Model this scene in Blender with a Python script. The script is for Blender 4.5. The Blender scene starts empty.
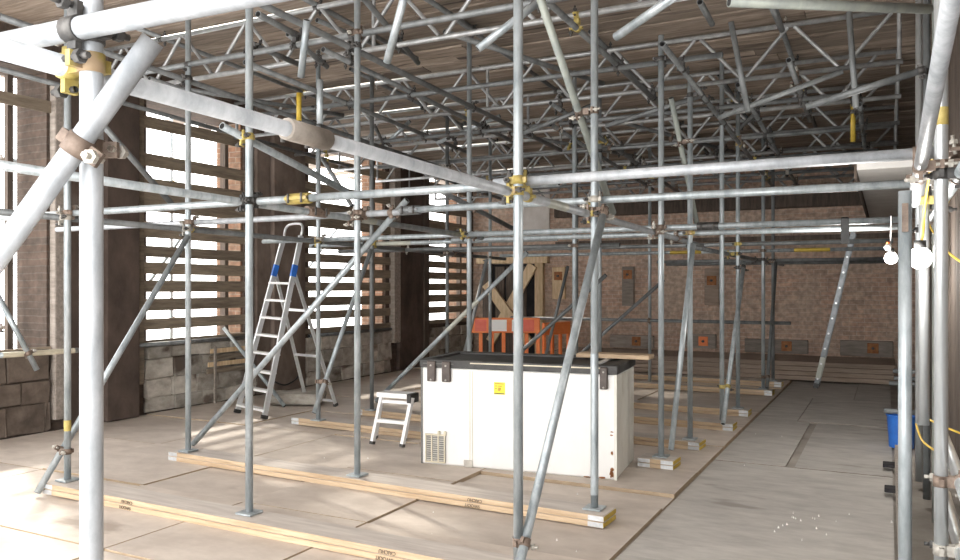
import bpy, bmesh, math, random
from mathutils import Vector, Matrix
random.seed(7)
scene = bpy.context.scene
COL = scene.collection
# ------------------------------------------------------------------ camera, world, lights
F, HY, H, YAW = 790.0, 286.0, 1.5, math.radians(27.3)
SN, CS = math.sin(YAW), math.cos(YAW)
cam_d = bpy.data.cameras.new('camera'); cam = bpy.data.objects.new('camera', cam_d); COL.objects.link(cam)
cam.location = (0, 0, H); cam.rotation_euler = (math.pi/2, 0, YAW)
cam_d.sensor_width = 36; cam_d.lens = 36*F/960; cam_d.shift_y = (HY-280)/960; cam_d.clip_start = .05
scene.camera = cam
vs = scene.view_settings
vs.view_transform = 'Standard'; vs.look = 'None'; vs.gamma = 1; vs.use_curve_mapping = False
vs.exposure = 0.12
world = bpy.data.worlds.new('world'); scene.world = world; world.use_nodes = True
bg = world.node_tree.nodes['Background']; bg.inputs[0].default_value = (1.0, .985, .965, 1); bg.inputs[1].default_value = 6.0
def light(name, kind, energy, color, loc=(0,0,0), **kw):
    l = bpy.data.lights.new(name, kind); l.energy = energy; l.color = color
    for k, v in kw.items(): setattr(l, k, v)
    o = bpy.data.objects.new(name, l); COL.objects.link(o); o.location = loc; return o
sun = light('sun', 'SUN', 6.0, (1, .93, .82), angle=math.radians(3))
sun.rotation_euler = Vector((2.5, -1.3, -1.6)).to_track_quat('-Z', 'Y').to_euler()
flash = light('camera_flash', 'POINT', 19, (1, .98, .96), (-.05, -.05, H+.28), shadow_soft_size=.09)

# ------------------------------------------------------------------ pixel helpers (world position of a measured point)
def ray(x, y):
    u, v = (x-480)/F, (HY-y)/F
    return Vector((-SN+u*CS, CS+u*SN, v))
C0 = Vector((0, 0, H))
def at_d(x, y, d): return C0+ray(x, y)*d
def at_X(x, y, X): r = ray(x, y); return C0+r*(X/r.x)
def at_Y(x, y, Y): r = ray(x, y); return C0+r*(Y/r.y)
def at_z(x, y, z=0): r = ray(x, y); return C0+r*((z-H)/r.z)

def rz(y): return -.06*max(0, y-6.5)      # the roof falls gently towards the back wall
# ------------------------------------------------------------------ materials
MATS = {}
def pm(name, c1, c2, scale=6, rough=.6, metal=0, bump=0, stretch=(1,1,1), rnd=.12, detail=5, c3=None, spots=.62):
    m = bpy.data.materials.new(name); m.use_nodes = True; nt = m.node_tree; N = nt.nodes; L = nt.links
    b = N['Principled BSDF']
    tc = N.new('ShaderNodeTexCoord'); mp = N.new('ShaderNodeMapping'); L.new(tc.outputs['Object'], mp.inputs[0])
    mp.inputs['Scale'].default_value = stretch
    oi = N.new('ShaderNodeObjectInfo')
    off = N.new('ShaderNodeVectorMath'); off.operation = 'SCALE'; off.inputs[0].default_value = (13.1, 7.7, 5.3)
    L.new(oi.outputs['Random'], off.inputs['Scale']); L.new(off.outputs[0], mp.inputs['Location'])
    n = N.new('ShaderNodeTexNoise'); n.inputs['Scale'].default_value = scale; n.inputs['Detail'].default_value = detail
    n.inputs['Roughness'].default_value = .65; L.new(mp.outputs[0], n.inputs['Vector'])
    r = N.new('ShaderNodeValToRGB'); r.color_ramp.elements[0].position = .35; r.color_ramp.elements[1].position = .66
    r.color_ramp.elements[0].color = (*c1, 1); r.color_ramp.elements[1].color = (*c2, 1)
    L.new(n.outputs[0], r.inputs[0]); col = r.outputs[0]
    if c3:
        n2 = N.new('ShaderNodeTexNoise'); n2.inputs['Scale'].default_value = scale*.45; n2.inputs['Detail'].default_value = 8
        L.new(mp.outputs[0], n2.inputs['Vector'])
        r2 = N.new('ShaderNodeValToRGB'); r2.color_ramp.elements[0].position = spots; r2.color_ramp.elements[1].position = spots+.08
        L.new(n2.outputs[0], r2.inputs[0])
        mx = N.new('ShaderNodeMixRGB'); mx.inputs[2].default_value = (*c3, 1)
        L.new(r2.outputs[0], mx.inputs[0]); L.new(col, mx.inputs[1]); col = mx.outputs[0]
    if rnd:
        hv = N.new('ShaderNodeHueSaturation'); mr = N.new('ShaderNodeMapRange')
        mr.inputs[3].default_value = 1-rnd; mr.inputs[4].default_value = 1+rnd
        L.new(oi.outputs['Random'], mr.inputs[0]); L.new(mr.outputs[0], hv.inputs['Value']); L.new(col, hv.inputs['Color']); col = hv.outputs[0]
    L.new(col, b.inputs['Base Color'])
    b.inputs['Roughness'].default_value = rough; b.inputs['Metallic'].default_value = metal
    if bump:
        bp = N.new('ShaderNodeBump'); bp.inputs['Strength'].default_value = bump; bp.inputs['Distance'].default_value = .02
        L.new(n.outputs[0], bp.inputs['Height']); L.new(bp.outputs[0], b.inputs['Normal'])
    MATS[name] = m; return m
def emis(name, color, s):
    m = bpy.data.materials.new(name); m.use_nodes = True; b = m.node_tree.nodes['Principled BSDF']
    b.inputs['Base Color'].default_value = (*color, 1); b.inputs['Emission Color'].default_value = (*color, 1)
    b.inputs['Emission Strength'].default_value = s; MATS[name] = m
def brickmat(name, ca, cb, cm, axes, dirt, bw=.225, rh=.075):
    m = bpy.data.materials.new(name); m.use_nodes = True; nt = m.node_tree; N = nt.nodes; L = nt.links; b = N['Principled BSDF']
    tc = N.new('ShaderNodeTexCoord'); sp = N.new('ShaderNodeSeparateXYZ'); cb_ = N.new('ShaderNodeCombineXYZ')
    L.new(tc.outputs['Object'], sp.inputs[0]); L.new(sp.outputs[axes[0]], cb_.inputs[0]); L.new(sp.outputs[axes[1]], cb_.inputs[1])
    wob = N.new('ShaderNodeTexNoise'); wob.inputs['Scale'].default_value = 3; L.new(tc.outputs['Object'], wob.inputs['Vector'])
    wm = N.new('ShaderNodeVectorMath'); wm.operation = 'MULTIPLY_ADD'; wm.inputs[1].default_value = (.03, .03, 0)
    L.new(wob.outputs['Color'], wm.inputs[0]); L.new(cb_.outputs[0], wm.inputs[2])
    br = N.new('ShaderNodeTexBrick'); br.inputs['Scale'].default_value = 1; br.inputs['Brick Width'].default_value = bw; br.inputs['Row Height'].default_value = rh
    br.inputs['Mortar Size'].default_value = .007; br.inputs['Mortar Smooth'].default_value = .3; br.inputs['Bias'].default_value = -.1
    br.inputs['Color1'].default_value = (*ca, 1); br.inputs['Color2'].default_value = (*cb, 1); br.inputs['Mortar'].default_value = (*cm, 1)
    L.new(wm.outputs[0], br.inputs['Vector'])
    n = N.new('ShaderNodeTexNoise'); n.inputs['Scale'].default_value = 1.3; n.inputs['Detail'].default_value = 9; n.inputs['Roughness'].default_value = .7
    L.new(tc.outputs['Object'], n.inputs['Vector'])
    r = N.new('ShaderNodeValToRGB'); r.color_ramp.elements[0].position = .38; r.color_ramp.elements[1].position = .62
    L.new(n.outputs[0], r.inputs[0])
    mx = N.new('ShaderNodeMixRGB'); mx.inputs[1].default_value = (*dirt, 1)
    mth = N.new('ShaderNodeMath'); mth.operation = 'MULTIPLY_ADD'; mth.inputs[1].default_value = .75; mth.inputs[2].default_value = .2
    L.new(r.outputs[0], mth.inputs[0]); L.new(mth.outputs[0], mx.inputs[0]); L.new(br.outputs[0], mx.inputs[2])
    n3 = N.new('ShaderNodeTexNoise'); n3.inputs['Scale'].default_value = 14; n3.inputs['Detail'].default_value = 4; L.new(tc.outputs['Object'], n3.inputs['Vector'])
    m3 = N.new('ShaderNodeMixRGB'); m3.blend_type = 'OVERLAY'; m3.inputs[0].default_value = .7
    L.new(mx.outputs[0], m3.inputs[1]); L.new(n3.outputs[0], m3.inputs[2])
    L.new(m3.outputs[0], b.inputs['Base Color']); b.inputs['Roughness'].default_value = .92
    bp = N.new('ShaderNodeBump'); bp.inputs['Strength'].default_value = .6; bp.inputs['Distance'].default_value = .02
    L.new(br.outputs['Fac'], bp.inputs['Height']); bp.invert = True; L.new(bp.outputs[0], b.inputs['Normal'])
    MATS[name] = m
# scaffold metal
pm('galv', (.25,.29,.31), (.47,.515,.54), 16, .38, .35, .08, (1,1,.3), .12, 8)
pm('galv_bright', (.31,.335,.36), (.50,.525,.555), 14, .45, .2, .08, (1,1,.5), .05, 7)
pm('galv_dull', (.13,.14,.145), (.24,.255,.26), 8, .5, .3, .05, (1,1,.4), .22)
pm('galv_green', (.22,.245,.235), (.34,.365,.325), 7, .55, .2, .05, (1,1,.3), .1)
pm('galv_shiny', (.52,.56,.58), (.68,.71,.73), 8, .28, .6, .03, (1,1,.3), .06)
pm('lattice', (.27,.28,.285), (.44,.45,.455), 9, .38, .45, .04, (1,1,1), .15)
pm('coupler_brown', (.13,.095,.075), (.26,.20,.16), 22, .6, .3, .15, (1,1,1), .25)
pm('coupler_dark', (.045,.045,.045), (.12,.115,.11), 20, .55, .4, .15, (1,1,1), .25)
pm('coupler_yellow', (.34,.26,.06), (.50,.41,.15), 14, .6, .1, .1, (1,1,1), .1, 5, (.35,.25,.15), .6)
pm('coupler_grey', (.35,.33,.30), (.52,.50,.45), 14, .55, .3, .1, (1,1,1), .15)
pm('sleeve', (.20,.175,.15), (.33,.295,.26), 12, .8, .05, .1, (1,1,1), .1)
pm('paint_yellow', (.42,.29,.03), (.58,.42,.06), 10, .55, 0, .05, (1,1,1), .1)
pm('stain', (.33,.345,.31), (.46,.465,.41), 9, .5, .2, .05, (1,1,.3), .1)
pm('alu_dark', (.14,.15,.16), (.24,.255,.27), 12, .4, .5, .03)
pm('plinth_wood', (.27,.205,.16), (.40,.32,.26), 5, .85, 0, .2, (.5,5,5), .15)
pm('bore', (.02,.02,.02), (.04,.04,.04), 5, .8, 0)
# timber and boards
pm('roof_wood', (.20,.16,.125), (.38,.31,.255), 5, .85, 0, .2, (.5,5,5), .36, 6, (.08,.06,.05), .62)
pm('ply', (.48,.415,.36), (.61,.54,.475), 3, .75, 0, .08, (1,1.6,1), .09, 7, (.36,.30,.25), .66)
pm('ply_grey', (.38,.36,.335), (.52,.495,.46), 3, .75, 0, .08, (1,2.6,1), .06, 9, (.30,.275,.25), .63)
pm('ply_edge', (.36,.27,.18), (.50,.39,.27), 8, .8, 0, .1, (1,1,4), .1)
pm('sole_wood', (.46,.41,.37), (.60,.55,.50), 4, .8, 0, .1, (.6,6,6), .08)
pm('sole_side', (.42,.30,.19), (.58,.45,.31), 5, .8, 0, .1, (.5,5,8), .12)
pm('end_plate', (.50,.52,.54), (.66,.68,.70), 18, .5, .4, .1)
pm('slat_wood', (.17,.135,.10), (.31,.255,.19), 5, .85, 0, .15, (6,.6,6), .2)
pm('dark_wood', (.075,.058,.047), (.15,.115,.092), 5, .85, 0, .2, (5,5,.6), .2)
pm('pale_wood', (.55,.40,.24), (.74,.58,.38), 5, .75, 0, .1, (5,5,.8), .12)
pm('grey_wood', (.22,.19,.165), (.36,.315,.275), 5, .85, 0, .2, (.7,5,5), .2)
pm('pier_brown', (.05,.035,.028), (.115,.082,.066), 3, .9, 0, .25, (1,1,.6), .1, 8, (.17,.14,.12), .66)
pm('pier_plaster', (.12,.09,.072), (.23,.18,.15), 3, .9, 0, .25, (1,1,.7), .1, 8, (.33,.18,.12), .64)
pm('stone', (.26,.235,.20), (.50,.47,.42), 4, .92, 0, .6, (1,1,1.6), .3, 9, (.13,.10,.08), .58)
pm('rubble_dark', (.07,.053,.042), (.16,.125,.10), 4, .95, 0, .6, (1,1,1), .15, 9)
pm('soffit', (.62,.61,.59), (.74,.73,.71), 3, .7, 0, .03, (1,1,1), .05)
pm('plaster_pale', (.62,.58,.54), (.78,.75,.72), 2.5, .85, 0, .1, (1,1,1), .05, 8, (.42,.36,.31), .6)
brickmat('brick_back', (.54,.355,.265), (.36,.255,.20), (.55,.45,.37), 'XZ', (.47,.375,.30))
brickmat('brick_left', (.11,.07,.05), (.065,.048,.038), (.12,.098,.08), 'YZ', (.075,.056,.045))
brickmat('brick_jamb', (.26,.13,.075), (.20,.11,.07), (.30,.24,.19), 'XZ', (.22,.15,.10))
pm('earth', (.26,.235,.205), (.40,.365,.325), 2.5, .9, 0, .15, (1,1,1), 0, 8)
# products
pm('freezer_white', (.74,.74,.725), (.80,.80,.79), 4, .35, 0, .02, (1,1,.5), 0, 6, (.66,.65,.61), .66)
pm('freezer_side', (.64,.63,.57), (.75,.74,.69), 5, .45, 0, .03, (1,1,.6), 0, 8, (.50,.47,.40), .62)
pm('rust', (.26,.10,.04), (.42,.19,.08), 20, .9, 0, .2)
pm('black_rubber', (.018,.018,.018), (.05,.048,.045), 12, .5, 0, .05)
pm('brown_strap', (.055,.04,.035), (.10,.08,.07), 12, .5, 0, .05)
pm('beige_plastic', (.55,.50,.38), (.66,.61,.48), 12, .6, 0, .02)
pm('grille_dark', (.10,.10,.095), (.18,.18,.17), 12, .6, 0)
pm('sticker', (.82,.66,.03), (.88,.74,.05), 12, .5, 0, 0, (1,1,1), 0)
pm('ink', (.06,.05,.04), (.10,.08,.06), 12, .8, 0, 0, (1,1,1), 0)
pm('orange', (.85,.20,.05), (.92,.28,.08), 8, .5, 0, .03, (1,1,1), .05)
pm('refl_white', (.86,.85,.83), (.92,.92,.90), 8, .4, 0, 0, (1,1,1), .02)
pm('refl_red', (.72,.10,.05), (.80,.15,.08), 8, .4, 0, 0, (1,1,1), .02)
pm('alu', (.62,.64,.66), (.76,.78,.80), 12, .32, .6, .03, (1,1,.5), .06)
pm('alu_white', (.78,.79,.79), (.88,.88,.88), 8, .45, .1, .02, (1,1,1), .03)
pm('blue', (.02,.12,.50), (.03,.18,.62), 8, .45, 0, .02, (1,1,1), .05)
pm('cable_yellow', (.75,.50,.06), (.85,.60,.12), 8, .5, 0)
pm('cable_black', (.02,.02,.02), (.04,.04,.04), 8, .5, 0)
pm('dark_void', (.012,.012,.014), (.03,.028,.03), 5, .9, 0)  # near-black colour painting the shade inside the doorway and floor slots
emis('bulb_lit', (1, .97, .92), 22)

# ------------------------------------------------------------------ mesh helpers
def mesh_obj(name, bm, mat, parent=None, loc=(0,0,0), rotz=0):
    me = bpy.data.meshes.new(name); bm.normal_update(); bm.to_mesh(me); bm.free()
    for mm in (mat if isinstance(mat, (list, tuple)) else [mat]): me.materials.append(MATS[mm])
    o = bpy.data.objects.new(name, me); COL.objects.link(o); o.location = loc; o.rotation_euler = (0, 0, rotz)
    if parent: o.parent = parent
    return o
def inst(o, parent, loc, rot=(0,0,0), name=None):
    c = bpy.data.objects.new(name or o.name.split('.')[0], o.data); COL.objects.link(c); c.location = loc; c.rotation_euler = rot
    c.parent = parent; return c
LABELS = {}
def tag(o, label, cat, group=None):
    o['label'] = label; o['category'] = cat
    if group: o['group'] = group
    LABELS.setdefault(label, []).append((o.name, group)); return o
def empty(name, loc=(0,0,0), rotz=0):
    o = bpy.data.objects.new(name, None); COL.objects.link(o); o.location = loc; o.rotation_euler = (0,0,rotz); o.empty_display_size = .1; return o
def struct(o): o['kind'] = 'structure'; return o
def box(bm, x0, x1, y0, y1, z0, z1, mi=0, bev=0):
    vs_ = [bm.verts.new(p) for p in ((x0,y0,z0),(x1,y0,z0),(x1,y1,z0),(x0,y1,z0),(x0,y0,z1),(x1,y0,z1),(x1,y1,z1),(x0,y1,z1))]
    fs = [bm.faces.new([vs_[i] for i in q]) for q in ((3,2,1,0),(4,5,6,7),(0,1,5,4),(1,2,6,5),(2,3,7,6),(3,0,4,7))]
    for f in fs: f.material_index = mi
    if bev:
        es = list({e for f in fs for e in f.edges})
        bmesh.ops.bevel(bm, geom=es, offset=bev, segments=1, affect='EDGES', profile=.5)
    return fs
def BX(name, b, mat, parent=None, bev=0, loc=(0,0,0), rotz=0):
    bm = bmesh.new(); box(bm, *b, bev=bev); return mesh_obj(name, bm, mat, parent, loc, rotz)
def frame_of(d):
    d = d.normalized(); a = Vector((0,0,1)) if abs(d.z) < .95 else Vector((1,0,0))
    u = d.cross(a).normalized(); v = d.cross(u).normalized(); return u, v, d
def cyl(bm, p0, p1, r, n=12, caps=True, mi=0, r1=None, smooth=True):
    p0, p1 = Vector(p0), Vector(p1); u, v, d = frame_of(p1-p0); r1 = r if r1 is None else r1
    A = [bm.verts.new(p0+(u*math.cos(2*math.pi*i/n)+v*math.sin(2*math.pi*i/n))*r) for i in range(n)]
    B = [bm.verts.new(p1+(u*math.cos(2*math.pi*i/n)+v*math.sin(2*math.pi*i/n))*r1) for i in range(n)]
    for i in range(n):
        f = bm.faces.new((A[i], B[i], B[(i+1)%n], A[(i+1)%n])); f.smooth = smooth; f.material_index = mi
    if caps:
        f = bm.faces.new(A); f.material_index = mi; f = bm.faces.new(B[::-1]); f.material_index = mi
    return A, B
def pipe_bm(p0, p1, r, n=16, wall=.005):
    """hollow-ended steel tube: outer skin, rim and a recessed dark bore"""
    bm = bmesh.new(); p0, p1 = Vector(p0), Vector(p1); u, v, d = frame_of(p1-p0)
    def ring(c, rr): return [bm.verts.new(c+(u*math.cos(2*math.pi*i/n)+v*math.sin(2*math.pi*i/n))*rr) for i in range(n)]
    A, B = ring(p0, r), ring(p1, r); Ai, Bi = ring(p0, r-wall), ring(p1, r-wall); Ad, Bd = ring(p0+d*.06, r-wall), ring(p1-d*.06, r-wall)
    def strip(a, b, sm, mi=0):
        for i in range(n):
            f = bm.faces.new((a[i], b[i], b[(i+1)%n], a[(i+1)%n])); f.smooth = sm; f.material_index = mi
    strip(A, B, True); strip(Ai, A, False); strip(B, Bi, False); strip(Ad, Ai, True, 1); strip(Bi, Bd, True, 1)
    bm.faces.new(Ad).material_index = 1; bm.faces.new(Bd[::-1]).material_index = 1
    return bm
def bar(bm, p0, p1, w, t, side=None, mi=0):
    """rectangular bar from p0 to p1; w across 'side', t across the other"""
    p0, p1 = Vector(p0), Vector(p1); d = (p1-p0).normalized()
    s = Vector(side) if side else frame_of(d)[0]; s = (s-d*s.dot(d)).normalized(); q = d.cross(s)
    V = []
    for p in (p0, p1):
        for a, b in ((-1,-1),(1,-1),(1,1),(-1,1)): V.append(bm.verts.new(p+s*a*w/2+q*b*t/2))
    for q_ in ((3,2,1,0),(4,5,6,7),(0,1,5,4),(1,2,6,5),(2,3,7,6),(3,0,4,7)): bm.faces.new([V[i] for i in q_]).material_index = mi
def sweep(bm, pts, r, n=6):
    pts = [Vector(p) for p in pts]; prev = None
    for i, p in enumerate(pts):
        d = (pts[min(i+1, len(pts)-1)]-pts[max(i-1, 0)]); u, v, _ = frame_of(d)
        R = [bm.verts.new(p+(u*math.cos(2*math.pi*k/n)+v*math.sin(2*math.pi*k/n))*r) for k in range(n)]
        if prev:
            best = min(range(n), key=lambda s: sum((prev[k].co-R[(k+s)%n].co).length for k in range(n)))
            R = R[best:]+R[:best]
            for k in range(n):
                f = bm.faces.new((prev[k], R[k], R[(k+1)%n], prev[(k+1)%n])); f.smooth = True
        prev = R
def spline(pts, k=8):
    pts = [Vector(p) for p in pts]; P = [pts[0]]+pts+[pts[-1]]; out = []
    for i in range(1, len(P)-2):
        a, b, c, d = P[i-1], P[i], P[i+1], P[i+2]
        for j in range(k):
            t = j/k; out.append(.5*((2*b)+(c-a)*t+(2*a-5*b+4*c-d)*t*t+(3*b-a-3*c+d)*t**3))
    return out+[pts[-1]]

# ------------------------------------------------------------------ the setting
XL, YB, ZC = -7.8, 14.8, 4.12
floor = struct(BX('floor', (-12.5, .55, -.6, 15.4, -.16, -.036), 'earth'))
# plywood sheets: (x0, x1, y0, y1, top)
sheets = []
def sheet(x0, x1, y0, y1, top, grey=False):
    bm = bmesh.new(); g = .006
    fs = box(bm, x0+g, x1-g, y0+g, y1-g, -.036, top-.026)
    bm.normal_update()
    for f in bm.faces: f.material_index = 0 if f.normal.z > .5 else 1
    o = mesh_obj('plywood_sheet', bm, ['ply_grey', 'grey_wood'] if grey else ['ply', 'ply_edge'], floor)
    return o
cols = [-7.75, -6.2, -5.0, -3.98, -2.94, -1.36]
rows = [-.5, .7, 1.9, 3.02, 4.13, 5.3, 6.45, 7.6, 8.75, 9.9, 11.1, 12.3, 13.5]
for i in range(len(cols)-1):
    rr_ = rows if i < 4 else [-.5, .7, 1.9, 3.02, 4.13, 5.35, 5.69, 6.45, 7.6, 8.75, 9.9, 11.1, 12.3, 13.5]
    for j in range(len(rr_)-1):
        if i == 4 and rr_[j] == 4.13: top = .016
        elif i == 4 and rr_[j] == 5.35: top = .001
        elif i == 3 and rr_[j] == 4.13: top = .026
        else: top = random.choice((.014, .018, .022, .026))
        sheet(cols[i], cols[i+1], rr_[j], rr_[j+1], top)
for y0, y1, xs in ((-.5,1.9,(-1.35,.04)),(1.9,4.35,(-1.35,.04)),(4.35,7.08,(-1.35,.04)),(7.08,9.5,(-1.35,-.76,-.70,.04)),(9.5,11.6,(-1.35,-.9,.04)),(11.6,13.5,(-1.35,-.4,.04))):
    for k in range(len(xs)-1):
        if (xs[k], xs[k+1]) == (-.76,-.70): continue
        sheet(xs[k], xs[k+1], y0, y1, random.choice((.004,.008,.012)), True)
# left wall with four boarded windows
WIN = [(3.2, 5.25), (6.5, 8.1), (9.45, 11.5), (13.0, 14.6)]
Z0, Z1, TH = .8, 3.72, .5
bm = bmesh.new(); y = -.6
for a, b in WIN:
    box(bm, XL-TH, XL, y, a, -.1, 4.3); box(bm, XL-TH, XL, a, b, -.1, Z0); box(bm, XL-TH, XL, a, b, Z1, 4.3); y = b
box(bm, XL-TH, XL, y, 15.3, -.1, 4.3)
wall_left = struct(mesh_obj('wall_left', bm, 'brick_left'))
zs = [(.78,.86),(.98,1.11),(1.2,1.345),(1.42,1.56),(1.64,1.78),(1.855,1.985),(2.07,2.26),(2.39,2.78),(2.92,3.07),(3.36,3.5)]
for k, (a, b) in enumerate(WIN):
    w = struct(empty('window_%d' % (k+1), (XL, (a+b)/2, Z0)))
    yc = (a+b)/2
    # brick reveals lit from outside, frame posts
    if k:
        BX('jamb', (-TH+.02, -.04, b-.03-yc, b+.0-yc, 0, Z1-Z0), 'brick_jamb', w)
        BX('frame_post', (-.12, -.03, b-.32-yc, b-.26-yc, 0, Z1-Z0), 'dark_wood', w)
    else:
        BX('frame_post', (-.46, -.40, b-.16-yc, b-.10-yc, 0, Z1-Z0), 'dark_wood', w)
        BX('frame_post', (-.46, -.40, b-.62-yc, b-.56-yc, 0, Z1-Z0), 'grey_wood', w)
    rows_ = zs if k else [(.78,.86),(3.3,3.42)]
    for q, (s0, s1) in enumerate(rows_):
        j = random.uniform(-.012, .012); t = random.uniform(-.012, .012)
        bm = bmesh.new(); bar(bm, (0, a-.12-yc, 0), (0, b+(.12 if k < 3 else .05)-yc, t), s1-s0, .025, (0,0,1))
        o = mesh_obj('slat', bm, 'slat_wood', w, (.02+random.uniform(0,.004), 0, (s0+s1)/2-Z0+j))
# piers and stone dado on the left wall
def wl(name, y0, y1, z0, z1, t, mat): return BX(name, (XL, XL+t, y0, y1, z0, z1), mat, wall_left, .01)
wl('pier_panel', 5.85, 6.28, 0, 4.1, .16, 'pier_brown'); wl('timber_post', 6.29, 6.42, .35, 3.75, .07, 'slat_wood')
wl('pier_panel', 5.28, 5.40, .1, 3.6, .10, 'grey_wood'); wl('pier_panel', 5.42, 5.84, 0, 4.1, .06, 'pier_brown')
wl('pier_panel', 8.28, 8.55, 0, 4.1, .06, 'pier_plaster'); wl('pier_panel', 8.56, 9.15, 0, 4.1, .12, 'pier_plaster'); wl('pier_panel', 9.16, 9.3, 0, 4.1, .07, 'pier_plaster')
wl('timber_post', 11.62, 11.82, .5, 4.1, .12, 'grey_wood'); wl('pier_panel', 11.84, 12.65, 0, 4.1, .08, 'pier_brown'); wl('timber_post', 12.66, 12.84, 0, 4.1, .1, 'dark_wood')
def stones(y0, y1, zt, mat, rh=.2):
    z = 0
    while z < zt-.05:
        h = min(zt-z, rh*random.uniform(.8, 1.25)); y = y0
        while y < y1-.03:
            w = min(y1-y, random.uniform(.25, .55))
            bm = bmesh.new(); t = random.uniform(.05, .085)
            fs = box(bm, XL, XL+t, y+.003, y+w-.003, z+.003, z+h-.003, bev=.009)
            for v in bm.verts:
                if v.co.x > XL+.01: v.co += Vector((random.uniform(-.015,.015), random.uniform(-.008,.008), random.uniform(-.008,.008)))
            mesh_obj('stone_block', bm, mat, wall_left); y += w
        z += h
stones(6.45, 8.26, .78, 'stone'); stones(9.32, 11.6, .72, 'stone', .24); stones(2.5, 5.25, .85, 'rubble_dark', .28); stones(12.9, 14.7, .7, 'stone', .24)
# back wall and its timber plinth
bm = bmesh.new(); box(bm, XL-.5, .9, YB, YB+.5, -.1, 4.3)
wall_back = struct(mesh_obj('wall_back', bm, 'brick_back'))
for i in range(4):
    bm = bmesh.new(); box(bm, -5.6, .1, 13.5+.012*i, YB, .003+i*.074, .073+i*.074, bev=.006)
    mesh_obj('plinth_board', bm, 'plinth_wood', wall_back)
BX('wall_plate', (-5.9, .3, YB-.16, YB, 2.86, 3.08), 'dark_wood', wall_back, .01)
BX('wall_plate', (-5.9, .3, YB-.10, YB, 2.3, 2.38), 'dark_wood', wall_back, .006)
BX('plaster_patch', (-6.85, -6.05, YB-.03, YB, 2.42, 3.5), 'plaster_pale', wall_back, .01)
d1 = struct(empty('door_1', (-6.85, YB, 0)))
BX('opening', (-.62, .62, -.02, 0, 0, 1.95), 'dark_void', d1)  # flat black sheet on the wall, painted as the doorway's unlit depth
for x in (-.62, .56): BX('door_post', (x-.04, x+.14, -.14, -.02, 0, 2.0), 'pale_wood' if x > 0 else 'dark_wood', d1, .006)
BX('lintel', (-.8, .8, -.16, -.02, 1.96, 2.12), 'pale_wood', d1, .006)
for p, q, mt in (((.5,-.18,1.92), (-.45,-.18,.35), 'pale_wood'), ((-.5,-.27,1.55), (.5,-.27,.3), 'pale_wood')):
    bm = bmesh.new(); bar(bm, p, q, .2, .07, (1,0,.6)); mesh_obj('cross_brace', bm, mt, d1)
for x in (-.3, -.05, .2): BX('board', (x-.1, x+.1, -.06, -.03, 0, 1.9), 'dark_wood', d1)
# right hoarding
bm = bmesh.new(); box(bm, .48, .6, -.6, 15.3, -.1, 4.3)
wall_right = struct(mesh_obj('wall_right', bm, 'dark_wood'))
hb = None
for i in range(44):
    y = 3.2+i*.26
    if hb is None: hb = BX('hoarding_board', (-.02, 0, -.122, .122, 0, 3.6), 'dark_wood', wall_right); hb.location = (.478, y, .02)
    else: inst(hb, wall_right, (.478+random.uniform(-.006, 0), y, .02))
# roof boarding
bm = bmesh.new(); box(bm, XL-.5, .9, -.6, 6.5, ZC+.034, ZC+.1); n0 = len(bm.verts); box(bm, XL-.5, .9, 6.5, 15.3, ZC+.034, ZC+.1); bm.verts.ensure_lookup_table()
for v in bm.verts[n0:]: v.co.z += rz(v.co.y)
ceiling = struct(mesh_obj('ceiling', bm, 'dark_wood'))
y = -.55; pk = []
for v in range(6):
    bm = bmesh.new(); L_ = random.uniform(3.6, 4.6); box(bm, 0, L_, 0, .212, 0, .03, bev=.004); o = mesh_obj('roof_plank', bm, 'roof_wood', ceiling, (XL, y, ZC+random.uniform(-.012,.0)))
    pk.append((o, L_)); y += .22
while y < YB-.1:
    x = XL+random.uniform(-2.5, 0)
    while x < .4:
        o, L_ = random.choice(pk); inst(o, ceiling, (x, y, ZC+rz(y)+random.uniform(-.022, -.002)), (-.06 if y > 6.5 else 0, 0, random.uniform(-.002,.002))); x += L_+.004
    y += .22
for k in range(6):   # the first rows get their second length too
    o, L_ = pk[k]; x = XL+L_+.004
    while x < .4: o2, L2 = pk[(k+1) % 6]; inst(o2, ceiling, (x, o.location.y, ZC-.01)); x += L2+.004
# white soffit strip along the right side
sf = struct(BX('trim_1', (-.26, .46, 8.3, YB, 2.6, 2.66), 'soffit'))
BX('edge_board', (-.285, -.262, 8.3, YB-.02, 2.52, 2.72), 'dark_wood', sf)
tb = struct(BX('baseboard_right', (.05, .075, 3.3, 7.2, 0, .22), 'grey_wood'))

# ------------------------------------------------------------------ scaffold tubes
R = .02415
TUBES = []
def tube(name, label, p0, p1, mat='galv', cat='scaffold tube', group=None, r=R, bands=(), auto=True):
    p0, p1 = Vector(p0), Vector(p1)
    if p0.z > p1.z: p0, p1 = p1, p0; bands = [(1-b, 1-a, m) for a, b, m in bands]
    o = mesh_obj(name, pipe_bm((0,0,0), p1-p0, r), [mat, 'bore'], None, p0)
    tag(o, label, cat, group)
    for a, b, m in bands:
        bm = bmesh.new(); cyl(bm, (p1-p0)*a, (p1-p0)*b, r+.0012, 16, False); mesh_obj('paint_band', bm, m, o)
    TUBES.append(dict(o=o, p0=p0, p1=p1, auto=auto, r=r)); return o
def stand(label, X, Y, z0=.09, z1=4.0, mat='galv', bands=()):
    return tube('scaffold_standard', label, (X, Y, z0), (X, Y, z1 if z1 < 3.6 else z1+rz(Y)), mat, 'scaffold pole', None, R, bands)
def baseplate(o):
    bm = bmesh.new(); box(bm, -.06, .06, -.06, .06, -.012, 0, bev=.002); return mesh_obj('base_plate', bm, 'galv', o)
S = {}
S['n'] = stand('thick white near pole in the left foreground, closest to the camera', -1.54, 1.14, .02, 4.0, 'galv_bright')
S['518'] = stand('upright grey pole in front of the freezer with yellow coupler, brace clamped at its foot', -1.62, 3.55)
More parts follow.
